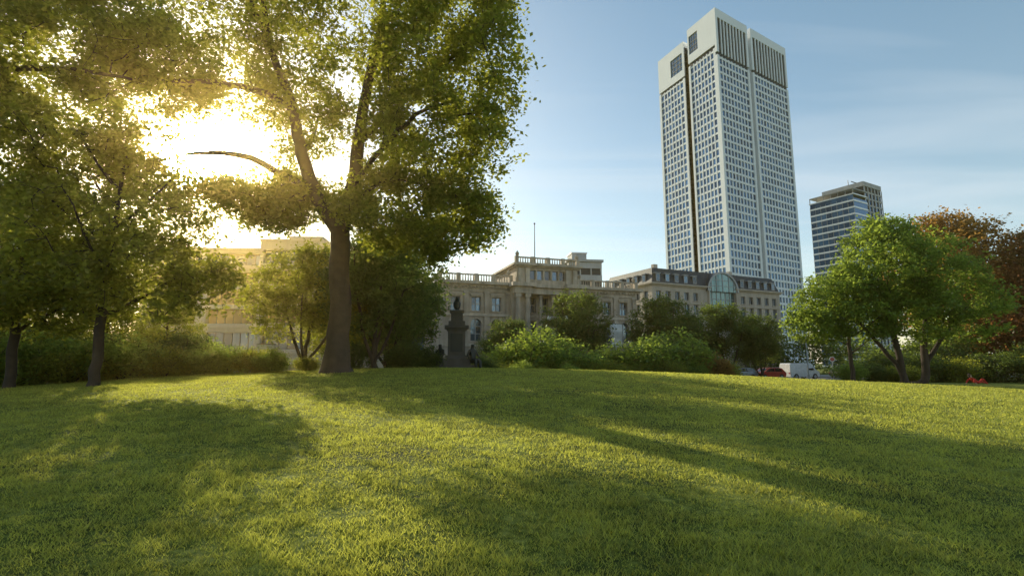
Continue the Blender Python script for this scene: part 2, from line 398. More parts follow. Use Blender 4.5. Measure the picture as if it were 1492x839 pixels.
def simple_skel(h,r,lean=(0,0),stems=1,rng=None,spreadstem=1.0,fork=.3):
    rng=rng or np.random.default_rng(1)
    S=[]; lx,ly=lean
    S.append([(0,0,-.3,r*1.5),(0,0,.2,r*1.05),(lx*.3,ly*.3,h*.3,r*.85),(lx*.7,ly*.7,h*.6,r*.5),(lx,ly,h*.93,.03)])
    for i in range(6+2*stems):
        a=i*2.4+rng.random(); z0=h*(fork+.08*i*.8); 
        if z0>h*.8: break
        L=h*.28*(1-.4*i/8)
        t=z0/h; x0,y0=lx*t,ly*t
        S.append([(x0,y0,z0,r*.4),(x0+math.cos(a)*L*.5,y0+math.sin(a)*L*.5,z0+L*.35,r*.27),(x0+math.cos(a)*L,y0+math.sin(a)*L,z0+L*.8,.03)])
    return S
sk=simple_skel(10.8,.18,(.3,0),fork=.24)
lob=[(-.3,0,6,4.2,4.0,3.6,3),(-1.5,0,9,3,3,2.6,1.4),(2.2,-.5,4.0,3.1,2.6,1.8,1.3),(-3.2,.3,4.2,2.6,2.6,1.8,1),(.8,0,9.3,2.0,2.2,1.8,.7)]
gx,gy=-15.6,20.; gz=ground(gx,gy)
me_maple=tree_mesh('maple_tree',sk,lob,1080,38,.28,.17,M_leaf_maple,5,1.9,gaps=[(3.1,0,8.9,2.0)],cull=.04,nsc=.65)
link('maple_tree',me_maple,(gx,gy,gz))
sk2=simple_skel(11.5,.20,(-.4,.3),fork=.22,rng=np.random.default_rng(8))
lob2=[(0,0,6.6,4.2,4.0,4.2,3),(1.2,0,9.4,2.6,2.6,2.5,1.2),(-2.4,0,4.2,3,2.6,1.9,1.2),(2.2,1,4.5,2.6,2.6,2.2,1)]
me_maple2=tree_mesh('linden_tree',sk2,lob2,900,38,.30,.18,M_leaf_maple,6,1.9,cull=.04,nsc=.65)
for (x,y,rz,s) in ((-20.6,22,.5,.95),(-31,31,2.,1.1),(-25.5,33,4.,.75),(-20.0,31,1.,.42),(-27.5,27,5.,.5)):
    link('linden_tree',me_maple2,(x,y,ground(x,y)),rz,s)
sk3=[[(0,0,-.3,.8),(0,0,.3,.55),(.2,0,4,.45),(.5,0,8,.38),(1.2,0,12,.28),(1.6,0,17,.16),(1.8,0,21,.05)],
     [(.5,0,7.5,.22),(3,.2,11,.17),(5.5,.3,12.6,.13),(8.3,.5,12.8,.09),(10.5,.5,12.4,.05)],
     [(1.0,0,11,.2),(3.5,-.8,14,.15),(6.5,-.6,15.4,.10),(9.3,-.2,15.5,.05)],
     [(.5,0,8,.2),(-2,2,12,.15),(-4,3,16,.07)],[(.8,0,9.5,.2),(.6,3.4,13,.14),(.8,6,16,.06)],[(.8,0,9,.2),(0,-3,12,.14),(0,-5,15,.06)]]
lob3=[(1,0,15.5,6,5,5,1.8),(5.5,.3,13.6,4.8,3.4,3.4,2.2),(9,.3,14.0,3.0,2.6,2.0,1.1),(5,.2,10.8,3.6,2.4,1.8,.8),(2.5,0,19,4,4,3.2,.5)]
me=tree_mesh('oak_tree',sk3,lob3,1200,40,.32,.19,M_leaf_plane,21,7,gaps=[(11.5,0,9,2.5)],cull=.05,nsc=.65)
link('oak_tree',me,(-25.5,19,ground(-25.5,19)))

skA=simple_skel(8.6,.15,(-.2,0),fork=.22,rng=np.random.default_rng(3))
lobA=[(-1,0,5.4,2.9,2.8,2.4,2),(.6,0,6.9,2.0,2.2,1.8,1),(-2.2,0,4.0,2.1,2,1.4,.9),(1.4,0,4.2,1.7,2,1.6,.8)]
meA=tree_mesh('ash_tree',skA,lobA,500,40,.25,.20,M_leaf_fresh,31,1.9,cull=-.03,nsc=.8)
xA=24.2;yA=38.; link('ash_tree',meA,(xA,yA,ground(xA,yA)))
skB=[[(0,0,-.2,.34),(.0,0,.3,.24),(-.3,0,2.5,.2),(-.8,0,6,.13),(-1,0,10,.04)],
     [(0,0,.0,.2),(1.6,.2,.1,.26),(1.8,.2,2.4,.22),(2.4,.2,6,.14),(2.8,0,10,.04)],
     [(.05,0,.6,.16),(-1.2,.2,2.5,.13),(-3,.3,5,.08),(-3.6,.3,7,.03)],
     [(1.7,.2,1.2,.16),(3.4,.1,3.6,.12),(5.2,0,5.6,.06)]]
lobB=[(-.8,0,8.6,2.8,3.2,3.2,2),(2.6,0,8,3.2,3.2,3,2),(-2.6,0,5.4,2.5,2.8,2.2,1.3),(1,0,5,3.6,3,2.2,1.6),(4.9,0,5.2,2.8,2.8,2.4,1.4),(0,0,10.4,1.6,1.8,1.5,.5)]
meB=tree_mesh('horse_chestnut_tree',skB,lobB,1050,42,.28,.22,M_leaf_fresh,33,1.9,cull=-.05,nsc=.7)
xB=27.4;yB=37.5; link('horse_chestnut_tree',meB,(xB,yB,ground(xB,yB)))
skC=simple_skel(18,.45,(0,0),fork=.15,rng=np.random.default_rng(4))
lobC=[(0,0,10,6.5,6,7.2,3),(-2,0,6,6,5,4.5,2),(1,0,14,4,4,3.6,1)]
meC=tree_mesh('copper_beech',skC,lobC,1150,42,.48,.32,M_leaf_copper,41,1.6,cull=-.12,nsc=.4)
link('copper_beech',meC,(60,58,-.3),0,1.0)
meC2=meC.copy(); meC2.materials[1]=M_leaf_orange
link('rusty_beech',meC2,(54.5,64,-.4),2.2,1.17)

skD=[[(0,0,-.2,.16),(.1,0,1.5,.12),(.5,0,4,.08),(.7,0,7,.03)],[(0,0,.2,.11),(-.8,.2,2,.09),(-1.6,.3,4.5,.06),(-1.9,.3,6.6,.02)],
     [(0,0,.3,.1),(1.0,.3,1.8,.08),(2.0,.4,3.6,.05),(2.5,.4,5.4,.02)],[(0,0,.2,.09),(.1,-.9,2,.07),(.3,-1.6,4.4,.03)]]
lobD=[(0,0,5,3.4,3,2.8,3),(-1.8,0,4,2.2,2.2,2.2,1),(2.1,0,3.6,2.1,2.2,2.1,1),(.4,0,6.6,1.9,1.9,1.5,.8)]
meD=tree_mesh('hornbeam_tree',skD,lobD,560,40,.27,.19,M_leaf_dark,51,1.5,cull=-.06,nsc=.8)
meDm=meD.copy(); meDm.materials[1]=M_leaf_maple
for (x,y,rz,s,mm) in ((-11.3,29,0,.88,meDm),(-7.4,28.5,1.3,.95,meD),(-8.3,36,2.5,1.05,meD),(-11,37,4,.95,meDm),(-10.4,44,5,1.6,meD),
     (7,58,1,1.25,meD),(16.8,59,2,1.2,meD),(25.2,63,3,1.15,meD),(30.3,65,4,1.,meD),(21.,66,.6,1.0,meD),(-.5,52,.3,.8,meD)):
    link('hornbeam_tree',mm,(x,y,ground(x,y)),rz,s)
def shrub_mesh(name,lm,seed,w,h,n,per,size):
    sk=[[(0,0,-.1,.05),(0,0,.3,.04),(.1,0,h*.7,.015)],[(0,0,0,.04),(-w*.3,.1,h*.6,.012)],[(0,0,0,.04),(w*.3,.1,h*.6,.012)]]
    lo=[(0,0,h*.5,w*.5,w*.5,h*.5,2),(-w*.28,0,h*.38,w*.3,w*.35,h*.38,1),(w*.26,.1,h*.42,w*.32,w*.3,h*.42,1)]
    return tree_mesh(name,sk,lo,n,per,.16*w/2.2,size,lm,seed,.05,cull=-.25,nsc=1.,shell=.25)
S1=shrub_mesh('shrub',M_leaf_fresh,61,3,2.2,300,32,.13)
S2=shrub_mesh('shrub_b',M_leaf_dark,62,3,2.2,300,32,.13)
S3=shrub_mesh('shrub_c',M_leaf_maple,63,3.2,1.8,300,32,.12)
S4=S1.copy(); S4.materials[1]=M_leaf_orange
SH=[
 (-14.6,27.5,.5,.72,S1),(-13.2,27.8,1.5,.68,S3),(-12.2,27,2.5,.55,S1),(-16,28,3,.8,S1),(-17.5,27,3,.75,S3),(-19,26,4,1.0,S1),(-20.5,25,4,.85,S3),(-22.5,25,1,1.1,S1),(-24.5,26,2,.95,S3),(-10.6,27.6,2,.42,S3),
 (-24,31,2,1.3,S2),(-30,30,3,1.4,S2),(-18.2,30,2,1.15,S2),(-21.8,28,5,1.35,S3),(-27,29,1,1.5,S2),
 (-9.4,31,.6,.8,S2),(-6.4,32,1.6,.8,S2),(-5.6,33,2.6,.75,S2),(-3.0,39.2,.3,.9,S2),(-1.8,36,2.1,.65,S2),(-.6,38,1.1,.75,S3),(.6,37,2.1,.55,S1),
 (1.7,45,1.,2.25,S1),(0,44,2.,1.35,S3),(3.7,43,3,1.2,S3),(5.2,44,4,1.6,S1),(6.9,43,5,1.15,S3),(4.2,39,5,.5,S1),(2.3,38,5,.45,S3),
 (9.2,46,.3,1.7,S1),(11.4,46,1.3,2.0,S1),(13.9,47,2.3,2.0,S1),(15.9,48,3.3,1.5,S1),(10,43,.3,.9,S3),(12.6,43,1.3,.9,S3),(8.2,42,4.3,.7,S3),(14.6,44,2.3,.8,S1),
 (16.8,45.5,2.3,1.0,S4),(18.2,47,1.3,1.1,S3),(19.4,50,.3,1.0,S2),(6.2,47.5,1.3,1.5,S4),
 (31.5,50,.9,.9,S1),(34,51,2,.85,S2),(36.5,50,3,.95,S3),(40,52,3.3,1.2,S2),(43,52,4,1.3,S3),(47,52,5,1.4,S2),(50,50,1,1.4,S3),(40,57,1,1.5,S2),(45,58,2,2,S2),(54,54,2,2,S2),(48,60,4,2.3,S2),
 ]
for i,(x,y,rz,s,mm) in enumerate(SH):
    link('shrub',mm,(x,y,ground(x,y)),rz,(s*1.05,s*1.05,s*(.9+.2*((i*37)%10)/10)))
rng=np.random.default_rng(77); C=[]
for x0,y0,x1,y1,w,h,n in ((-140,80,-70,100,10,11,1200),(64,75,150,60,10,16,1500),(46,105,80,110,6,9,400),(-75,50,-45,60,6,6,600)):
    t=rng.random(n); hh=h*(.7+.3*np.sin(t*31)*np.sin(t*13+1))
    C.append(np.stack([x0+(x1-x0)*t+rng.normal(size=n)*w*.3,y0+(y1-y0)*t+rng.normal(size=n)*w*.3,-.4+hh*rng.random(n)**.7],1))
V_,F_=leaves(np.concatenate(C),24,.8,.5,rng)
link('distant_trees',fastmesh('distant_trees',V_,F_,[M_leaf_dark]))

# ------------------------------------------------------------------ street
ang=R(18.5)
mb=MB([]); mb.poly([(-95,-4.5,.004),(220,-4.5,.004),(220,4.5,.004),(-95,4.5,.004)],M_asphalt)
for i in range(-30,70): mb.poly([(i*3,-.07,.008),(i*3+1.6,-.07,.008),(i*3+1.6,.07,.008),(i*3,.07,.008)],M_paint)
mb.make('road',(36.8,70.8,-.4),ang)
mb=MB([]); 
mb.box(-95,220,4.66,13,-.2,.12,M_pave); mb.box(-95,220,4.5,4.655,-.2,.125,M_grey)
mb.box(-95,220,-6.6,-4.66,-.2,.12,M_pave); mb.box(-95,220,-4.655,-4.5,-.2,.125,M_grey)
mb.make('pavement',(36.8,70.8,-.4),ang)

# ------------------------------------------------------------------ museum
mb=MB([]); W=30.; Tm=M_museum_trim
def cornice(mb,x0,x1,y,z,m,out=.5,h=.5,back=None):
    b=back if back is not None else y+.3
    mb.box(x0-out*.45,x1+out*.45,y-out*.45,b,z,z+h*.45,m); mb.box(x0-out,x1+out,y-out,b,z+h*.452,z+h,m)
def wing_ops(xc,first=True):
    o=[]
    for x in xc:
        o.append(dict(x=(x-.66,x+.66),z=(9.1,11.0),n=(2,2),hood=True))
        o.append(dict(x=(x-.78,x+.78),z=(5.0,8.0),arch=True,n=(2,3)))
        o.append(dict(x=(x-.6,x+.6),z=(1.4,3.2),n=(2,1)))
    return o
def wing(x0,x1,xc):
    mb.facade(x0,x1,0,12.4,wing_ops(xc),M_museum,M_glass,M_frame,.5)
    mb.box(x0-.15,x1+.15,-.2,.02,0,1.0,Tm)
    mb.box(x0-.1,x1+.1,-.22,.03,4.25,4.6,Tm)
    mb.box(x0-.1,x1+.1,-.28,.03,8.35,8.72,Tm)
    mb.box(x0-.05,x1+.05,-.14,.03,11.75,12.4,Tm)
    cornice(mb,x0,x1,0,12.42,Tm,.85,.6)
    k=int((x1-x0)/.5)
    for i in range(k): x=x0+(i+.5)*(x1-x0)/k; mb.box(x-.12,x+.12,-.5,-.36,12.2,12.42,Tm)
    mb.balustrade(x0,x1,-.1,13.03,1.1,Tm)
    xx=[x0+.35]+[(a+b)/2 for a,b in zip(xc[:-1],xc[1:])]+[x1-.35]
    for x in xx:
        mb.box(x-.33,x+.33,-.22,.03,8.73,11.5,M_museum); mb.box(x-.42,x+.42,-.3,.03,11.5,11.745,Tm)
        mb.box(x-.36,x+.36,-.24,.03,4.62,8.34,M_museum)
        for z in np.arange(4.9,8.2,.55): mb.box(x-.39,x+.39,-.285,-.235,z,z+.42,M_museum)
wing(0,10,[2.2,5.1,8.0]); wing(20.3,30,[22.4,25.1,27.9])
mb.T=rotT(0,12,0,-90); mb.facade(0,12,0,12.4,wing_ops([2.5,6,9.5]),M_museum,M_glass,M_frame,.4)
cornice(mb,0,12,0,12.42,Tm,.72,.6); mb.balustrade(.3,11.7,-.1,13.03,1.1,Tm); mb.box(0,12,-.28,.03,8.35,8.7,Tm)
mb.T=rotT(30,0,0,90); mb.facade(0,12,0,12.4,wing_ops([2.5,6,9.5]),M_museum,M_glass,M_frame,.4)
cornice(mb,0,12,0,12.42,Tm,.72,.6); mb.balustrade(.3,11.7,-.1,13.03,1.1,Tm)
mb.T=Matrix.Identity(4)
mb.poly([(0,12,0),(30,12,0),(30,12,12.4),(0,12,12.4)],M_museum)
mb.poly([(0,.3,12.9),(30,.3,12.9),(30,12,12.9),(0,12,12.9)],M_slate)
c0,c1=10.0,20.3; yf=-1.3; yw=.35
ops=[]
for x in (13.3,15.15,17.0):
    ops+= [dict(x=(x-.62,x+.62),z=(9.1,11.3),n=(2,2)),dict(x=(x-.64,x+.64),z=(5.2,8.0),n=(2,3)),dict(x=(x-.7,x+.7),z=(.6,3.8),arch=True,n=(2,2))]
mb.facade(12.4,17.9,0,12.4,ops,M_museum,M_glass,M_frame,.5,y=yw)
for xa,xb in ((c0-.1,12.4),(17.9,c1+.1)):
    mb.box(xa,xb,yf,yw+.1,0,12.4,M_museum)
    mb.box(xa,xb,yf-1.1,yf-.002,0,4.5,M_museum); mb.box(xa-.08,xb+.08,yf-1.2,yf-.004,4.502,4.9,Tm)
    for z in np.arange(.3,4.2,.6): mb.box(xa-.04,xb+.04,yf-1.14,yf-1.101,z,z+.48,M_museum)
    for x in (xa+.55,xb-.55):
        mb.box(x-.42,x+.42,yf-.98,yf-.14,4.902,5.25,Tm)
        mb.lathe(x,yf-.56,[(5.25,.42),(5.4,.42),(5.5,.35),(8,.34),(10.8,.29),(10.85,.34),(11.0,.34)],M_museum,14)
        mb.box(x-.40,x+.40,yf-.96,yf-.16,11.0,11.5,Tm)
    mb.box(xa-.02,xb+.02,yf-1.08,yf-.006,11.502,12.4,Tm)
for x in (14.2,16.1): 
    mb.lathe(x,yf+.6,[(4.9,.36),(5.1,.36),(5.2,.28),(10.9,.24),(11.0,.30),(11.5,.34)],M_museum,12)
mb.box(12.42,17.88,yf-.02,yw+.02,4.3,4.9,Tm); mb.balustrade(12.5,17.8,yf+.1,4.92,.9,Tm,2)
mb.box(12.42,17.88,yf-.22,yw+.02,11.55,12.38,Tm); mb.box(12.42,17.88,yw-.15,yw-.01,8.35,8.7,Tm)
for xa,xb in ((c0-.1,12.4),(17.9,c1+.1)): mb.box(xa-.45,xb+.45,yf-1.5,yf+.3,12.42,12.95,Tm)
mb.box(12.86,17.44,yf-.6,yf+.3,12.42,12.9,Tm)
a0,a1=10.5,19.8
ops=[dict(x=(x-.45,x+.45),z=(13.6,14.95),n=(1,1),sill=False) for x in (12.9,14.0,15.15,16.3,17.4)]
mb.facade(a0,a1,12.9,15.3,ops,M_museum,M_glass,M_frame,.35,y=yf+.1)
for x_ in (a0,a1): mb.poly([(x_,yf+.1,12.9),(x_,9,12.9),(x_,9,15.3),(x_,yf+.1,15.3)],M_museum)
for x in (11.0,12.1,18.2,19.3): mb.box(x-.3,x+.3,yf-.12,yf+.12,12.96,15.2,Tm)
cornice(mb,a0,a1,yf+.1,15.3,Tm,.6,.5,9); mb.balustrade(a0,a1,yf+.1,15.81,.95,Tm)
mb.poly([(a0,yf+.1,15.82),(a1,yf+.1,15.82),(a1,9,15.82),(a0,9,15.82)],M_slate)
for x in (a0+.1,a1-.1,.3,29.7,9.7,20.6):
    z=16.8 if a0<=x<=a1 else 14.2
    mb.lathe(x,-.1 if z<15 else yf+.1,[(z,.12),(z+.12,.22),(z+.4,.3),(z+.55,.2),(z+.7,.08),(z+.85,.02)],Tm,10)
mb.cyl(15.2,4,15.8,23,.09,.05,M_dark,8)
mb.lathe(15.2,4,[(23,.05),(23.1,.14),(23.2,.14),(23.3,.02)],M_dark,8)
mb.make('museum_building',(-9.7,70.2,-.4),ang)

# ------------------------------------------------------------------ hotel with mansard
mb=MB([]); Lh=35.4; hz=17.
def hops(xc,dz=0):
    o=[]
    for x in xc:
        for z in (1.2,4.8,8.3,11.6,14.4): o.append(dict(x=(x-.62,x+.62),z=(z,z+(2.0 if z<14 else 1.6)),n=(2,1)))
    return o
bays=[1.6+i*2.35 for i in range(5)]+[24.2+i*2.35 for i in range(5)]
mb.facade(0,Lh,0,hz,[o for o in hops(bays)]+[dict(x=(14.5,21.9),z=(9.5,hz-.01),n=(6,4),g=M_glassgreen,sill=False)],M_hotel,M_glass,M_frame,.35)
for z in (4.2,11.1,13.9): mb.box(0,14.3,-.15,.02,z-.2,z,M_hotel); mb.box(22.1,Lh,-.15,.02,z-.2,z,M_hotel)
cornice(mb,0,14.2,0,hz,M_hotel,.6,.5); cornice(mb,22.3,Lh,0,hz,M_hotel,.6,.5)
r=4.0;cx=18.2;n=14
arc=[(cx-r*math.cos(math.pi*i/n),hz-.4+r*math.sin(math.pi*i/n)*.95) for i in range(n+1)]
for p,q_ in zip(arc[:-1],arc[1:]):
    mb.poly([(p[0],-.3,hz-.4),(p[0],-.3,p[1]),(q_[0],-.3,q_[1]),(q_[0],-.3,hz-.4)],M_glassgreen)
    o1=[(cx+(x-cx)*1.1,hz-.4+(z-hz+.4)*1.1) for x,z in (p,q_)]
    mb.poly([(p[0],-.55,p[1]),(q_[0],-.55,q_[1]),(o1[1][0],-.55,o1[1][1]),(o1[0][0],-.55,o1[0][1])],M_grey)
    mb.poly([(o1[0][0],-.55,o1[0][1]),(o1[1][0],-.55,o1[1][1]),(o1[1][0],5,o1[1][1]),(o1[0][0],5,o1[0][1])],M_slate)
    mb.poly([(p[0],-.55,p[1]),(q_[0],-.55,q_[1]),(q_[0],-.3,q_[1]),(p[0],-.3,p[1])],M_grey)
for i in range(1,n,2): x,z=arc[i]; mb.box(x-.06,x+.06,-.4,-.31,hz-.4,z,M_grey)
for k in (1,2): 
    zz=hz-.4+k*1.2; hw=r*math.sqrt(max(0,1-(k*1.2/3.8)**2)); mb.box(cx-hw,cx+hw,-.39,-.312,zz-.05,zz+.05,M_grey)
mb.box(14.2,14.5,-.4,.1,9,hz+.2,M_hotel); mb.box(21.9,22.2,-.4,.1,9,hz+.2,M_hotel)
mb.T=rotT(0,16,0,-90); mb.facade(0,16,0,hz,hops([1.6+i*2.5 for i in range(6)]),M_hotel,M_glass,M_frame,.35); cornice(mb,0,16,0,hz,M_hotel,.57,.5)
mb.T=rotT(Lh,0,0,90); mb.facade(0,16,0,hz,hops([1.6+i*2.5 for i in range(6)]),M_hotel,M_glass,M_frame,.35)
mb.T=Matrix.Identity(4)
z0,z1=hz+.5,hz+3.6; i1=1.0
A=[(0,0),(Lh,0),(Lh,16),(0,16)]; B=[(i1,i1),(Lh-i1,i1),(Lh-i1,16-i1),(i1,16-i1)]
for k in range(4):
    j=(k+1)%4; mb.poly([(*A[k],z0),(*A[j],z0),(*B[j],z1),(*B[k],z1)],M_slate)
mb.poly([(*b_,z1) for b_ in B],M_slate)
for x in [b for b in bays if abs(b-18.2)>4.6]:
    mb.box(x-.55,x+.55,.1,1.4,z0+.3,z0+1.9,M_slate); mb.box(x-.5,x+.5,.06,.098,z0+.35,z0+1.85,M_frame); mb.poly([(x-.38,.05,z0+.5),(x+.38,.05,z0+.5),(x+.38,.05,z0+1.75),(x-.38,.05,z0+1.75)],M_glass)
    mb.box(x-.65,x+.65,-.02,1.5,z0+1.902,z0+2.05,M_grey)
for y in [2.5+i*2.5 for i in range(5)]:
    mb.box(.1,1.4,y-.55,y+.55,z0+.3,z0+1.9,M_slate); mb.poly([(.095,y-.4,z0+.5),(.095,y+.4,z0+.5),(.095,y+.4,z0+1.75),(.095,y-.4,z0+1.75)],M_glass)
    mb.box(-.02,1.5,y-.65,y+.65,z0+1.902,z0+2.05,M_grey)
for x,y in ((5,5),(11,9),(26,5),(31,9)): mb.box(x-.5,x+.5,y-.4,y+.4,z1-.2,z1+1.6,M_hotel)
mb.make('mansard_hotel',(27,101,-.4),R(25))

mb=MB([])
mb.box(.3,8.2,.3,8,0,27,M_dark)
for k in range(9):
    z=k*3.2; mb.box(0,8.5,0,8.3,z,z+1.5,M_grey)
for x in (0.02,2.8,5.6,8.2): mb.box(x,x+.28,.05,.28,0,27,M_grey)
mb.box(-.4,8.9,-.4,8.7,27.2,27.8,M_grey); mb.box(1.2,5,1.5,6,27.8,29.6,M_grey); mb.box(1.0,5.2,1.3,6.2,29.6,29.9,M_white)
mb.make('office_block',(14.2,130,-.4),R(8))

# ------------------------------------------------------------------ left modern stone building
mb=MB([])
fl=[(4.4,7.4),(8.9,11.6),(12.2,14.8),(15.6,18.1),(19.3,21.7)]
def ribbon(x0,x1,y,ztop,bayw,shift=0):
    ops=[]
    for i,(a,b) in enumerate(fl):
        if b>ztop: continue
        g=M_glasswarm if i in(1,2,3) else M_glass
        e=.9 if i!=4 else .5
        x=x0+e+ (shift if i%2 else 0); 
        ops.append(dict(x=(x,x1-e),z=(a,min(b,ztop-.6)),n=(max(3,int((x1-x0)/bayw)),1),g=g,sill=False,fw=.07))
    mb.facade(x0,x1,0,ztop,ops,M_tan,M_glass,M_dark,1.1,y=y)
    for a,b in fl: 
        if b<ztop: mb.box(x0-.02,x1+.02,y-.3,y+.01,a-.75,a-.45,M_tan)
    mb.box(x0-.1,x1+.1,y-.35,y+.5,ztop,ztop+.35,M_tan)
ribbon(-6,4.5,2.2,22.0,1.5); ribbon(4.5,14.9,2.2,22.0,1.5)
ribbon(15,25.2,0,23.2,1.7,.6); ribbon(25.3,34,1.0,21.5,1.5); ribbon(34.2,47,3.0,8.2,1.5)
mb.box(-6,34,3.6,16,0,21.4,M_tan); mb.box(34,47,4.2,14,0,8.1,M_tan)
for x_ in (15,25.2): mb.poly([(x_,0,0),(x_,3,0),(x_,3,23.2),(x_,0,23.2)],M_tan)
mb.box(15,25.2,1.2,14,21.4,23.1,M_tan); mb.box(18,24,5,12,23.3,25.0,M_tan); mb.box(17.8,24.2,4.8,12.2,25.0,25.3,M_grey)
mb.make('limestone_office_building',(-59,90,-.4),R(3))

# ------------------------------------------------------------------ the tower
mb=MB([])
ax=Vector((.835,.551,0)).normalized(); bxv=Vector((-.38,.925,0)).normalized()
T=Matrix(((ax.x,bxv.x,0,0),(ax.y,bxv.y,0,0),(0,0,1,0),(0,0,0,1))); mb.T=T
fh=3.7
def gridface(u0,u1,axis_,pos,z0,z1,bays,edge,pw,sgn=-1,sph=1.2):
    def bx_(ua,ub,d0,d1,za,zb,m):
        lo,hi=sorted((pos+sgn*d0,pos+sgn*d1))
        if axis_=='a': mb.box(ua,ub,lo,hi,za,zb,m)
        else: mb.box(lo,hi,ua,ub,za,zb,m)
    w=(u1-u0-2*edge)/bays
    bx_(u0,u0+edge,-.6,.6,z0,z1,M_tower); bx_(u1-edge,u1,-.6,.6,z0,z1,M_tower)
    for i in range(1,bays):
        u=u0+edge+i*w; bx_(u-pw/2,u+pw/2,.0,.36,z0,z1,M_tower)
    nf=int((z1-z0)/fh)
    for k in range(nf+1):
        z=z0+k*fh; bx_(u0+edge,u1-edge,.0,.30,z,min(z1,z+sph),M_tower)
    for i in range(bays):
        for k in range(nf):
            a=u0+edge+i*w; za=z0+k*fh+sph-.2
            if axis_=='a': mb.poly([(a,pos+sgn*.02,za),(a+w,pos+sgn*.02,za),(a+w,pos+sgn*.02,za+fh-sph+.4),(a,pos+sgn*.02,za+fh-sph+.4)],M_glassblue)
            else: mb.poly([(pos+sgn*.02,a,za),(pos+sgn*.02,a+w,za),(pos+sgn*.02,a+w,za+fh-sph+.4),(pos+sgn*.02,a,za+fh-sph+.4)],M_glassblue)
def crown_fins(u0,u1,pos,z0,z1,n,edge):
    w=(u1-u0-2*edge)/n
    mb.box(u0,u0+edge,pos-.6,pos+.6,z0,z1,M_tower); mb.box(u1-edge,u1,pos-.6,pos+.6,z0,z1,M_tower)
    for i in range(1,n):
        u=u0+edge+i*w; mb.box(u-.42,u+.42,pos-.56,pos+.5,z0,z1,M_tower)
mb.box(.6,25.2,.6,18.9,0,168,M_dark); mb.box(29.1,60.2,.6,40,0,167,M_dark); mb.box(.6,25.2,22.6,42.4,0,163,M_dark)
mb.box(3,58,3,40,0,160,M_grey)
zt=146.
gridface(0,25.8,'a',0.6,4,zt,9,1.6,.75,sph=1.05); gridface(28.5,60.8,'a',0.6,4,zt,11,1.6,.75,sph=1.05)
crown_fins(0,25.8,.6,zt+1.5,165.5,9,1.6); crown_fins(28.5,60.8,.6,zt+1.5,165.5,11,1.6)
mb.box(0,25.8,0,1.2,165.5,170,M_tower); mb.box(28.5,60.8,0,1.2,165.5,170,M_tower)
mb.box(0,1.2,1.2,19.5,165.8,170,M_tower); mb.box(24.6,25.8,1.2,19.5,146,170,M_tower); mb.box(28.5,29.7,1.2,19.5,4,170,M_tower)
mb.box(24.9,25.8,1.2,19.5,4,146,M_tower); mb.box(59.6,60.8,1.2,42,4,170,M_tower)
mb.box(1.2,24.6,18.3,19.5,150,170,M_tower); mb.box(29.7,59.6,18.3,19.5,150,170,M_tower)
gridface(1.2,19.5,'b',0.6,4,150,7,1.3,.6,sph=.95); 
gridface(22.6,43,'b',0.6,4,146,7,1.5,.6,sph=.95)
mb.box(0,1.2,1.21,12.4,151.5,165.79,M_tower); mb.box(0,1.2,18.6,19.5,151.5,165.79,M_tower); mb.box(0,1.2,12.4,18.6,151.5,156,M_tower)
for u in (13.9,15.4,17): mb.box(.3,.5,u-.08,u+.08,156,165.8,M_frame)
mb.box(.52,.58,12.4,18.6,156,165.79,M_glass)
mb.box(0,1.2,22.6,24,147,166,M_tower); mb.box(0,1.2,33,43,147,166,M_tower); mb.box(0,1.2,24,33,160.5,166,M_tower); mb.box(0,1.2,24,33,147,151,M_tower)
mb.box(.52,.58,24,33,151,160.5,M_glass)
for u in (26,28.5,31): mb.box(.3,.5,u-.1,u+.1,151,160.5,M_frame)
for z in (153.3,155.6,158): mb.box(.3,.48,24,33,z-.1,z+.1,M_frame); mb.box(.3,.48,12.4,18.6,z+4,z+4.2,M_frame)
mb.box(1.2,25.8,41.8,43,4,166,M_tower); mb.box(24.6,25.8,22.6,41.8,4,166,M_tower); mb.box(1.2,24.6,22.6,23.2,4,166,M_tower)
mb.box(2.6,3,19.5,22.6,0,158,M_glasswarm)
mb.box(-2,62,-2,45,0,4,M_tower)
mb.make('skyscraper',(96.6,231,-.4))

mb=MB([])
a2=Vector((.866,.5,0)); b2=Vector((-.5,.866,0)); mb.T=Matrix(((a2.x,b2.x,0,0),(a2.y,b2.y,0,0),(0,0,1,0),(0,0,0,1)))
mb.box(0,14,0,24,0,92,M_glassblue); mb.box(14.2,33,1.5,24,0,101,M_dark)
for k in range(25):
    z=k*3.75; mb.box(-.25,14.1,-.25,24.2,z,z+.9,M_white)
    for j in range(8): mb.poly([(-.06,j*3,z+.9),(-.06,j*3+3,z+.9),(-.06,j*3+3,z+3.75),(-.06,j*3,z+3.75)],M_glassblue)
for j in range(9): mb.box(-.18,-.02,j*3-.1,j*3+.1,0,92,M_frame)
mb.box(-.4,14.2,-.4,24.4,93.8,94.4,M_white); 
for j in range(7): mb.box(.2,.5,j*4,j*4+.3,94.4,97,M_frame)
mb.box(0,14,-.1,24.2,97,97.5,M_frame)
for k in range(27):
    z=k*3.75; mb.box(14.15,33.1,1.2,24.1,z,z+1.0,M_grey)
for j in range(6): x=14.2+j*3.7; mb.box(x,x+.9,.95,1.19,0,101,M_grey)
for k in range(26):
    for j in range(5): x=14.2+j*3.7+.9; mb.poly([(x,1.45,k*3.75+1),(x+2.8,1.45,k*3.75+1),(x+2.8,1.45,k*3.75+3.75),(x,1.45,k*3.75+3.75)],M_glassblue)
mb.box(14,33.3,1,24.3,101.3,104,M_grey)
mb.cyl(20,12,104,109,.25,.15,M_dark,6); mb.cyl(28,14,104,107,.25,.15,M_dark,6); mb.box(16,24,8,8.4,106,106.4,M_dark)
mb.make('glass_office_tower',(187,280,-.4))

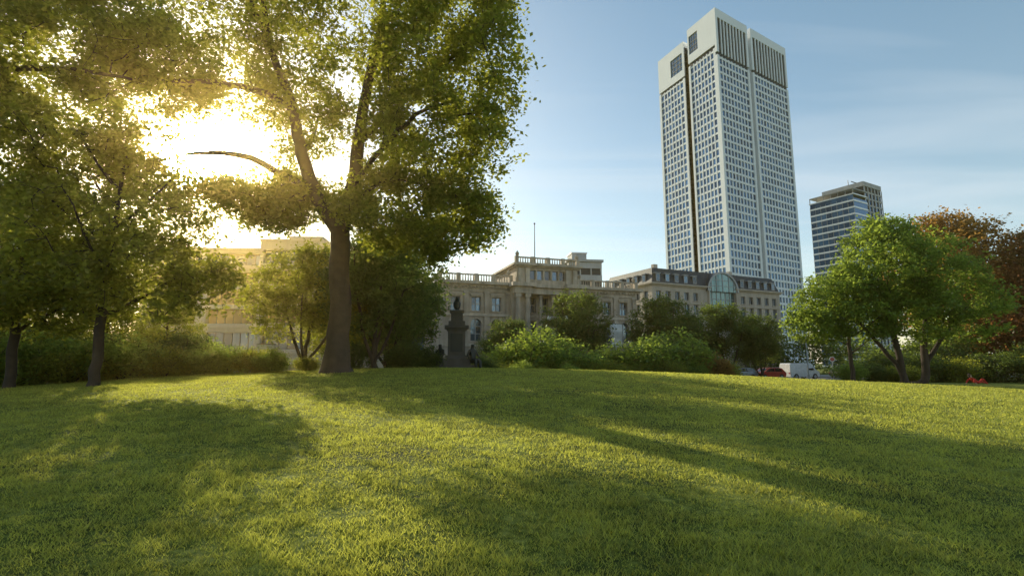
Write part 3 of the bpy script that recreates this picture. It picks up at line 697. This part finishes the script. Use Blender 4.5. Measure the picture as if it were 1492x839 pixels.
mb=MB([]); mb.box(0,14,0,.4,0,1.9,M_pave); mb.box(-.08,14.08,-.08,.48,1.9,2.05,M_grey)
for i in range(5): mb.box(i*3.4,i*3.4+.5,-.06,.0,0,1.9,M_grey)
mb.make('garden_wall',(-30.5,44.5,-.4),R(4))
mb=MB([]); mb.box(0,1.3,0,.25,.9,2.9,M_white); mb.box(.08,1.22,-.012,-.002,1.0,2.8,M_paint); mb.box(.1,.2,.05,.2,0,.9,M_dark); mb.box(1.1,1.2,.05,.2,0,.9,M_dark); mb.box(-.05,1.35,-.05,.3,2.9,2.96,M_dark)  # white board on posts, added in place of the building's lit entrance box
mb.make('entrance_box_standin',(-20.4,42.6,.2))

# ------------------------------------------------------------------ figures by skin modifier
def skin_figure(name,nodes,edges,mats,parent=None,root=0,sub=2):
    me=bpy.data.meshes.new(name); me.from_pydata([n[:3] for n in nodes],edges,[]); o=bpy.data.objects.new(name,me); scene.collection.objects.link(o)
    md=o.modifiers.new('s','SKIN'); 
    lay=me.skin_vertices[0].data
    for i,n in enumerate(nodes): lay[i].radius=(n[3],n[3]); lay[i].use_root=(i==root)
    m2=o.modifiers.new('u','SUBSURF'); m2.levels=sub; m2.render_levels=sub
    dg=bpy.context.evaluated_depsgraph_get(); dg.update()
    em=bpy.data.meshes.new_from_object(o.evaluated_get(dg))
    bpy.data.objects.remove(o)
    for m in mats: em.materials.append(m)
    nn=[Vector(n[:3]) for n in nodes]
    for p in em.polygons:
        c=p.center; k=min(range(len(nn)),key=lambda i:(nn[i]-c).length-nodes[i][3]); p.material_index=nodes[k][4]; p.use_smooth=True
    ob=bpy.data.objects.new(name,em); scene.collection.objects.link(ob); ob.parent=parent
    return ob
def ell(mb,c,r,m,n=12):
    cx,cy,cz=c
    for i in range(n//2):
        t0=-math.pi/2+math.pi*i/(n//2); t1=-math.pi/2+math.pi*(i+1)/(n//2)
        for j in range(n):
            a0=2*math.pi*j/n;a1=2*math.pi*(j+1)/n
            P=[(cx+r[0]*math.cos(t)*math.cos(a),cy+r[1]*math.cos(t)*math.sin(a),cz+r[2]*math.sin(t)) for t,a in ((t0,a0),(t0,a1),(t1,a1),(t1,a0))]
            mb.poly(P,m)
mx_,my_=-3.55,34.; mz=ground(mx_,my_)
E=bpy.data.objects.new('bust_monument',None); scene.collection.objects.link(E); E.location=(mx_,my_,mz-.05); E.rotation_euler=(0,0,R(6)); E.scale=(1.05,1.05,1.05)
mb=MB([])
mb.box(-1.5,1.5,-1.5,1.5,0,.3,M_granite); mb.box(-1.15,1.15,-1.15,1.15,.3,.62,M_granite); mb.box(-.85,.85,-.85,.85,.62,1.0,M_granite)
mb.prism([(-.7,1.0),(.7,1.0),(.6,1.2),(-.6,1.2)],-.65,.65,M_granite)
mb.box(-.52,.52,-.52,.52,1.2,2.7,M_granite); mb.box(-.36,.36,-.535,-.522,1.4,2.5,M_bronze)
mb.box(-.6,.6,-.6,.6,2.7,2.82,M_granite); mb.box(-.72,.72,-.72,.72,2.822,2.98,M_granite); mb.box(-.5,.5,-.5,.5,2.982,3.25,M_granite)
mb.box(-.36,.36,-.36,.36,3.252,3.8,M_granite); mb.box(-.44,.44,-.44,.44,3.802,3.92,M_granite)
mb.make('pedestal',parent=E)
try:
    skin_figure('bust',[(0,0,3.95,.16,0),(0,0,4.15,.2,0),(0,0,4.32,.22,0),(0,-.02,4.5,.1,0),(0,-.04,4.66,.13,0),(0,-.03,4.8,.14,0),(.27,0,4.33,.13,0),(-.27,0,4.33,.13,0),(0,-.19,4.68,.03,0)],
        [(0,1),(1,2),(2,3),(3,4),(4,5),(2,6),(2,7),(4,8)],[M_bronze],E,2)
    def seated(name,sx,loc,rz):
        nd=[(0,0,.55,.17,0),(0,0,.8,.17,0),(0,0,1.1,.19,0),(0,0,1.25,.08,0),(0,-.03,1.42,.115,0),(0,-.02,1.5,.11,0),
            (.22,0,1.12,.085,0),(.32,-.1,.86,.065,0),(.22,-.35,.75,.045,0),(.18,-.43,.73,.04,0),(-.22,0,1.12,.085,0),(-.36,.02,.88,.065,0),(-.36,-.12,.66,.045,0),(-.34,-.2,.62,.04,0),
            (.12,-.1,.52,.15,0),(.15,-.52,.5,.12,0),(.15,-.56,.12,.09,0),(.16,-.74,.06,.06,0),(-.12,-.1,.52,.15,0),(-.16,-.48,.54,.12,0),(-.16,-.5,.12,.09,0),(-.17,-.68,.06,.06,0)]
        ed=[(0,1),(1,2),(2,3),(3,4),(4,5),(2,6),(6,7),(7,8),(8,9),(2,10),(10,11),(11,12),(12,13),(0,14),(14,15),(15,16),(16,17),(0,18),(18,19),(19,20),(20,21)]
        o=skin_figure(name,nd,ed,[M_bronze],E,0); o.location=loc; o.rotation_euler=(0,0,rz)
    seated('seated_figure',1,(-.95,-.75,.35),R(-35)); seated('seated_figure_2',1,(.95,-.7,.35),R(40))
    px,py=36.6,42.3; pz=ground(px,py)
    P=bpy.data.objects.new('person',None); scene.collection.objects.link(P); P.location=(px,py,pz+.02); P.rotation_euler=(0,0,R(8))
    nd=[(0,0,.14,.14,1),(-.2,0,.24,.14,0),(-.42,0,.40,.16,0),(-.5,-.01,.52,.06,2),(-.55,-.02,.64,.10,2),(-.57,-.02,.71,.095,2),
        (-.42,-.19,.40,.07,0),(-.55,-.26,.2,.05,0),(-.44,-.36,.05,.035,2),(-.38,-.40,.04,.02,2),
        (-.42,.19,.40,.07,0),(-.6,.24,.2,.05,0),(-.66,.28,.04,.035,2),(-.6,.32,.03,.02,2),
        (.12,-.1,.13,.11,1),(.46,-.12,.42,.08,1),(.72,-.12,.1,.055,1),(.88,-.12,.05,.045,1),
        (.12,.1,.13,.11,1),(.52,.12,.2,.08,1),(.9,.14,.08,.055,1),(1.06,.14,.1,.045,1)]
    ed=[(0,1),(1,2),(2,3),(3,4),(4,5),(2,6),(6,7),(7,8),(8,9),(2,10),(10,11),(11,12),(12,13),(0,14),(14,15),(15,16),(16,17),(0,18),(18,19),(19,20),(20,21)]
    skin_figure('body',nd,ed,[M_cloth_red,M_cloth_red,M_skin],P,0)
    mb=MB([]); ell(mb,(-.6,0,.74),(.115,.11,.11),M_hair); ell(mb,(-.62,.0,.62),(.07,.1,.12),M_hair)
    for s in (-1,1): ell(mb,(-.455,-.02+s*.035,.69),(.012,.014,.012),M_dark,8)
    ell(mb,(-.445,-.02,.66),(.018,.014,.022),M_skin,8)
    mb.make('head_details',parent=P,smooth=True)
except Exception as ex:
    print('SKINFAIL',ex)

# ------------------------------------------------------------------ vehicles
def vehicle(name,prof,win,wheels,wr,W,paint,loc,rz,winfront=None,top_in=.14,beltz=.95,wind=None):
    mb=MB([]); n=len(prof)
    def yy(z,s): 
        t=max(0,(z-beltz))/.6; low=max(0,(.4-z))*.25
        return s*(W/2-top_in*min(t,1.2)-low)
    cxm=sum(p[0] for p in prof)/n; czm=sum(p[1] for p in prof)/n
    def ringp(s,inset): return [(cxm+(x-cxm)*(1-inset*.02),yy(z,s)*(1 if inset else .93),z-(0.03*inset if z>czm else 0)) for x,z in prof]
    R0=ringp(-1,1);R1=ringp(-1,0);R2=ringp(1,0);R3=ringp(1,1)
    for A_,B_ in ((R0,R1),(R1,R2),(R2,R3)):
        for i in range(n):
            j=(i+1)%n; mb.poly([A_[i],A_[j],B_[j],B_[i]],paint)
    mb.poly(R0,paint); mb.poly(R3[::-1],paint)
    for s in (-1,1):
        for w in win: mb.poly([(x,yy(z,s)+s*.006,z) for x,z in w],M_carglass)
    if wind:
        for (xa,za),(xb,zb),off in wind:
            mb.poly([(xa+off,-W*.38,za),(xa+off,W*.38,za),(xb+off,W*.34,zb),(xb+off,-W*.34,zb)],M_carglass)
    T0=mb.T
    for x in wheels:
        for s in (-1,1):
            mb.T=T0@Matrix.Translation((x,s*(W/2-.10),wr))@Matrix.Rotation(math.pi/2,4,'X')
            mb.cyl(0,0,-.12,.12,wr,wr,M_tyre,20); mb.cyl(0,0,-.13,.13,wr*.6,wr*.6,M_silver,14)
            mb.cyl(0,0,-.105,.105,wr*1.12,wr*1.12,M_dark,20)
    mb.T=T0
    x0=min(p[0] for p in prof); x1=max(p[0] for p in prof)
    for s in (-1,1):
        mb.box(x0-.02,x0+.1,s*W*.4-.1,s*W*.4+.1,.68,.82,M_red if paint is not M_red else M_dark); mb.box(x1-.12,x1+.015,s*W*.36-.14,s*W*.36+.14,.62,.76,M_silver)
        mb.box((x0+x1)/2+(x1-x0)*.2,(x0+x1)/2+(x1-x0)*.25,s*(W/2+.03)-.08,s*(W/2+.03)+.08,beltz+.02,beltz+.18,M_dark)
    mb.box(x1-.1,x1+.02,-.25,.25,.38,.5,M_dark)
    return mb.make(name,loc,rz)
van=[(-2.35,.3),(-2.4,.9),(-2.3,1.9),(-2.15,2.0),(1.0,2.02),(1.25,1.95),(1.85,1.15),(2.35,.95),(2.45,.6),(2.4,.3)]
vehicle('delivery_van',van,[[(.45,1.15),(1.55,1.15),(1.15,1.75),(.45,1.8)]],(-1.5,1.6),.33,1.95,M_white,(37.2,69.4,-.39),ang,beltz=1.1,top_in=.1,wind=[((1.85,1.15),(1.27,1.93),.02)])
car=[(-2.0,.3),(-2.1,.7),(-2.0,.95),(-1.55,1.38),(-1.1,1.46),(.2,1.46),(.55,1.38),(1.2,.98),(1.95,.85),(2.1,.6),(2.05,.3)]
cw=[[(-1.5,.98),(-.35,.98),(-.35,1.38),(-1.2,1.36)],[(-.25,.98),(.95,.98),(.45,1.34),(-.25,1.38)]]
vehicle('parked_car',car,cw,(-1.3,1.3),.32,1.75,M_silver,(27.8,65.6,-.39),ang+math.pi,wind=[((1.2,.98),(.57,1.37),.03)])
vehicle('parked_car',car,cw,(-1.3,1.3),.32,1.75,M_red,(32.0,67.0,-.39),ang+math.pi,wind=[((1.2,.98),(.57,1.37),.03)])
vehicle('parked_car',car,cw,(-1.3,1.3),.32,1.75,M_dark,(45.5,73.0,-.39),ang,wind=[((1.2,.98),(.57,1.37),.03)])

mb=MB([]); mb.lathe(0,0,[(0,.14),(.6,.12),(.65,.08),(6.8,.05)],M_grey,10)
mb.box(-.9,.9,-.03,.03,6.75,6.82,M_grey)
for s in (-1,1): mb.lathe(s*.9,0,[(6.45,.1),(6.5,.2),(6.7,.22),(6.9,.1),(6.95,.03)],M_white,10)
lamp=mb.make('street_lamp',(4.9,56.5,-.28))
o=bpy.data.objects.new('street_lamp',lamp.data); scene.collection.objects.link(o); o.location=(34.3,62.,-.3); o.rotation_euler=(0,0,1)
for x,y,h in ((4.2,58,5.6),(11.2,60.5,6.4),(11.9,60.8,6.4)):
    mb=MB([]); mb.cyl(0,0,0,h+.2,.05,.035,M_white,8); 
    for k in range(6):
        z0=h-2.6+k*.43; y0=.05*math.sin(k*1.1);y1=.05*math.sin(k*1.1+1.1); mb.poly([(.06,y0,z0),(.75,y0*2,z0),(.75,y1*2,z0+.43),(.06,y1,z0+.43)],M_white)
    mb.box(.04,.78,-.02,.02,h-.02,h+.02,M_dark)
    mb.make('banner_flag',(x,y,-.3))
mb=MB([]); mb.cyl(0,0,0,2.6,.04,.04,M_grey,8); 
mb.T=Matrix.Translation((0,-.05,2.4))@Matrix.Rotation(math.pi/2,4,'X'); mb.cyl(0,0,-.01,.01,.3,.3,M_white,20); mb.cyl(0,0,.012,.02,.24,.24,M_red,20); mb.T=Matrix.Identity(4)
mb.make('traffic_sign',(38.5,64.2,-.3),R(-20))

# morning haze: real air volume over the park, strongly forward scattering
m,nt,out=newmat('hazy_air'); vs=N(nt,'ShaderNodeVolumeScatter'); vs.inputs['Color'].default_value=(1,.72,.24,1); vs.inputs['Density'].default_value=.0010; vs.inputs['Anisotropy'].default_value=.86
nt.links.new(vs.outputs[0],out.inputs['Volume'])
mb=MB([]); mb.box(-60,50,-8,62,-3,32,m); mb.make('haze')

# ------------------------------------------------------------------ light, sky, camera
az=R(-32.1); el=R(18.9)
sd=Vector((math.sin(az)*math.cos(el),math.cos(az)*math.cos(el),math.sin(el)))
w=bpy.data.worlds.new('World'); scene.world=w; w.use_nodes=True; nt=w.node_tree; nt.nodes.clear(); L=nt.links
out=N(nt,'ShaderNodeOutputWorld'); sky=N(nt,'ShaderNodeTexSky'); sky.sky_type='NISHITA'; sky.sun_disc=False
sky.sun_elevation=el; sky.sun_rotation=az; sky.air_density=1.3; sky.dust_density=.6; sky.ozone_density=1.5
tc=N(nt,'ShaderNodeTexCoord')
sep=N(nt,'ShaderNodeSeparateXYZ'); L.new(tc.outputs['Generated'],sep.inputs[0])
zz=N(nt,'ShaderNodeMath',operation='MAXIMUM'); L.new(sep.outputs[2],zz.inputs[0]); zz.inputs[1].default_value=.06
dx=N(nt,'ShaderNodeMath',operation='DIVIDE'); L.new(sep.outputs[0],dx.inputs[0]); L.new(zz.outputs[0],dx.inputs[1])
dy=N(nt,'ShaderNodeMath',operation='DIVIDE'); L.new(sep.outputs[1],dy.inputs[0]); L.new(zz.outputs[0],dy.inputs[1])
cb=N(nt,'ShaderNodeCombineXYZ'); L.new(dx.outputs[0],cb.inputs[0]); L.new(dy.outputs[0],cb.inputs[1])
mp=N(nt,'ShaderNodeMapping'); mp.inputs['Rotation'].default_value=(0,0,R(35)); mp.inputs['Scale'].default_value=(.35,1.6,1)
L.new(cb.outputs[0],mp.inputs[0])
cn=N(nt,'ShaderNodeTexNoise'); cn.inputs['Scale'].default_value=.8; cn.inputs['Detail'].default_value=7; cn.inputs['Distortion'].default_value=.6
L.new(mp.outputs[0],cn.inputs['Vector'])
cr=ramp(nt,cn.outputs[0],[(.45,(0,0,0)),(.8,(.50,.50,.50))])
mix=N(nt,'ShaderNodeMix',data_type='RGBA'); L.new(cr.outputs[0],mix.inputs[0]); L.new(sky.outputs[0],mix.inputs[6]); mix.inputs[7].default_value=(6.0,6.0,6.1,1)
bg=N(nt,'ShaderNodeBackground'); L.new(mix.outputs[2],bg.inputs[0]); bg.inputs[1].default_value=.13
dot=N(nt,'ShaderNodeVectorMath',operation='DOT_PRODUCT'); L.new(tc.outputs['Generated'],dot.inputs[0]); dot.inputs[1].default_value=sd
mxd=N(nt,'ShaderNodeMath',operation='MAXIMUM'); L.new(dot.outputs['Value'],mxd.inputs[0]); mxd.inputs[1].default_value=0
sh=bg
def addbg(fac,c,s):
    global sh
    ml=N(nt,'ShaderNodeMath',operation='MULTIPLY'); ml.inputs[1].default_value=s
    L.new(fac,ml.inputs[0])
    b_=N(nt,'ShaderNodeBackground'); b_.inputs[0].default_value=(*c,1); L.new(ml.outputs[0],b_.inputs[1])
    a_=N(nt,'ShaderNodeAddShader'); L.new(sh.outputs[0],a_.inputs[0]); L.new(b_.outputs[0],a_.inputs[1]); sh=a_
for p,s,c in ((1900,340,(1,.86,.58)),(90,1.7,(1,.72,.28)),(9,.30,(1,.80,.50))):
    pw=N(nt,'ShaderNodeMath',operation='POWER'); L.new(mxd.outputs[0],pw.inputs[0]); pw.inputs[1].default_value=p
    addbg(pw.outputs[0],c,s)
hz1=N(nt,'ShaderNodeMath',operation='ABSOLUTE'); L.new(sep.outputs[2],hz1.inputs[0])
hz2=N(nt,'ShaderNodeMath',operation='SUBTRACT'); hz2.inputs[0].default_value=1; L.new(hz1.outputs[0],hz2.inputs[1])
hz3=N(nt,'ShaderNodeMath',operation='POWER'); L.new(hz2.outputs[0],hz3.inputs[0]); hz3.inputs[1].default_value=3.5
addbg(hz3.outputs[0],(1,.84,.72),.30)
hz4=N(nt,'ShaderNodeMath',operation='POWER'); L.new(hz2.outputs[0],hz4.inputs[0]); hz4.inputs[1].default_value=.3
addbg(hz4.outputs[0],(.30,.85,1.0),.13)
L.new(sh.outputs[0],out.inputs[0])
sl=bpy.data.lights.new('sun','SUN'); sl.energy=5; sl.angle=R(.5); sl.color=(1,.88,.62)
so=bpy.data.objects.new('sun',sl); scene.collection.objects.link(so); so.rotation_euler=(-sd).to_track_quat('-Z','Y').to_euler()
cam=bpy.data.cameras.new('camera'); cam.lens=18.6; cam.sensor_width=36; cam.clip_end=8000; cam.clip_start=.05
co=bpy.data.objects.new('camera',cam); scene.collection.objects.link(co); co.location=(0,0,1.6); co.rotation_euler=(R(90+8.1),0,0)
scene.camera=co
scene.view_settings.view_transform='Standard'; scene.view_settings.look='None'; scene.view_settings.exposure=0
print('DONE',len(bpy.data.objects))
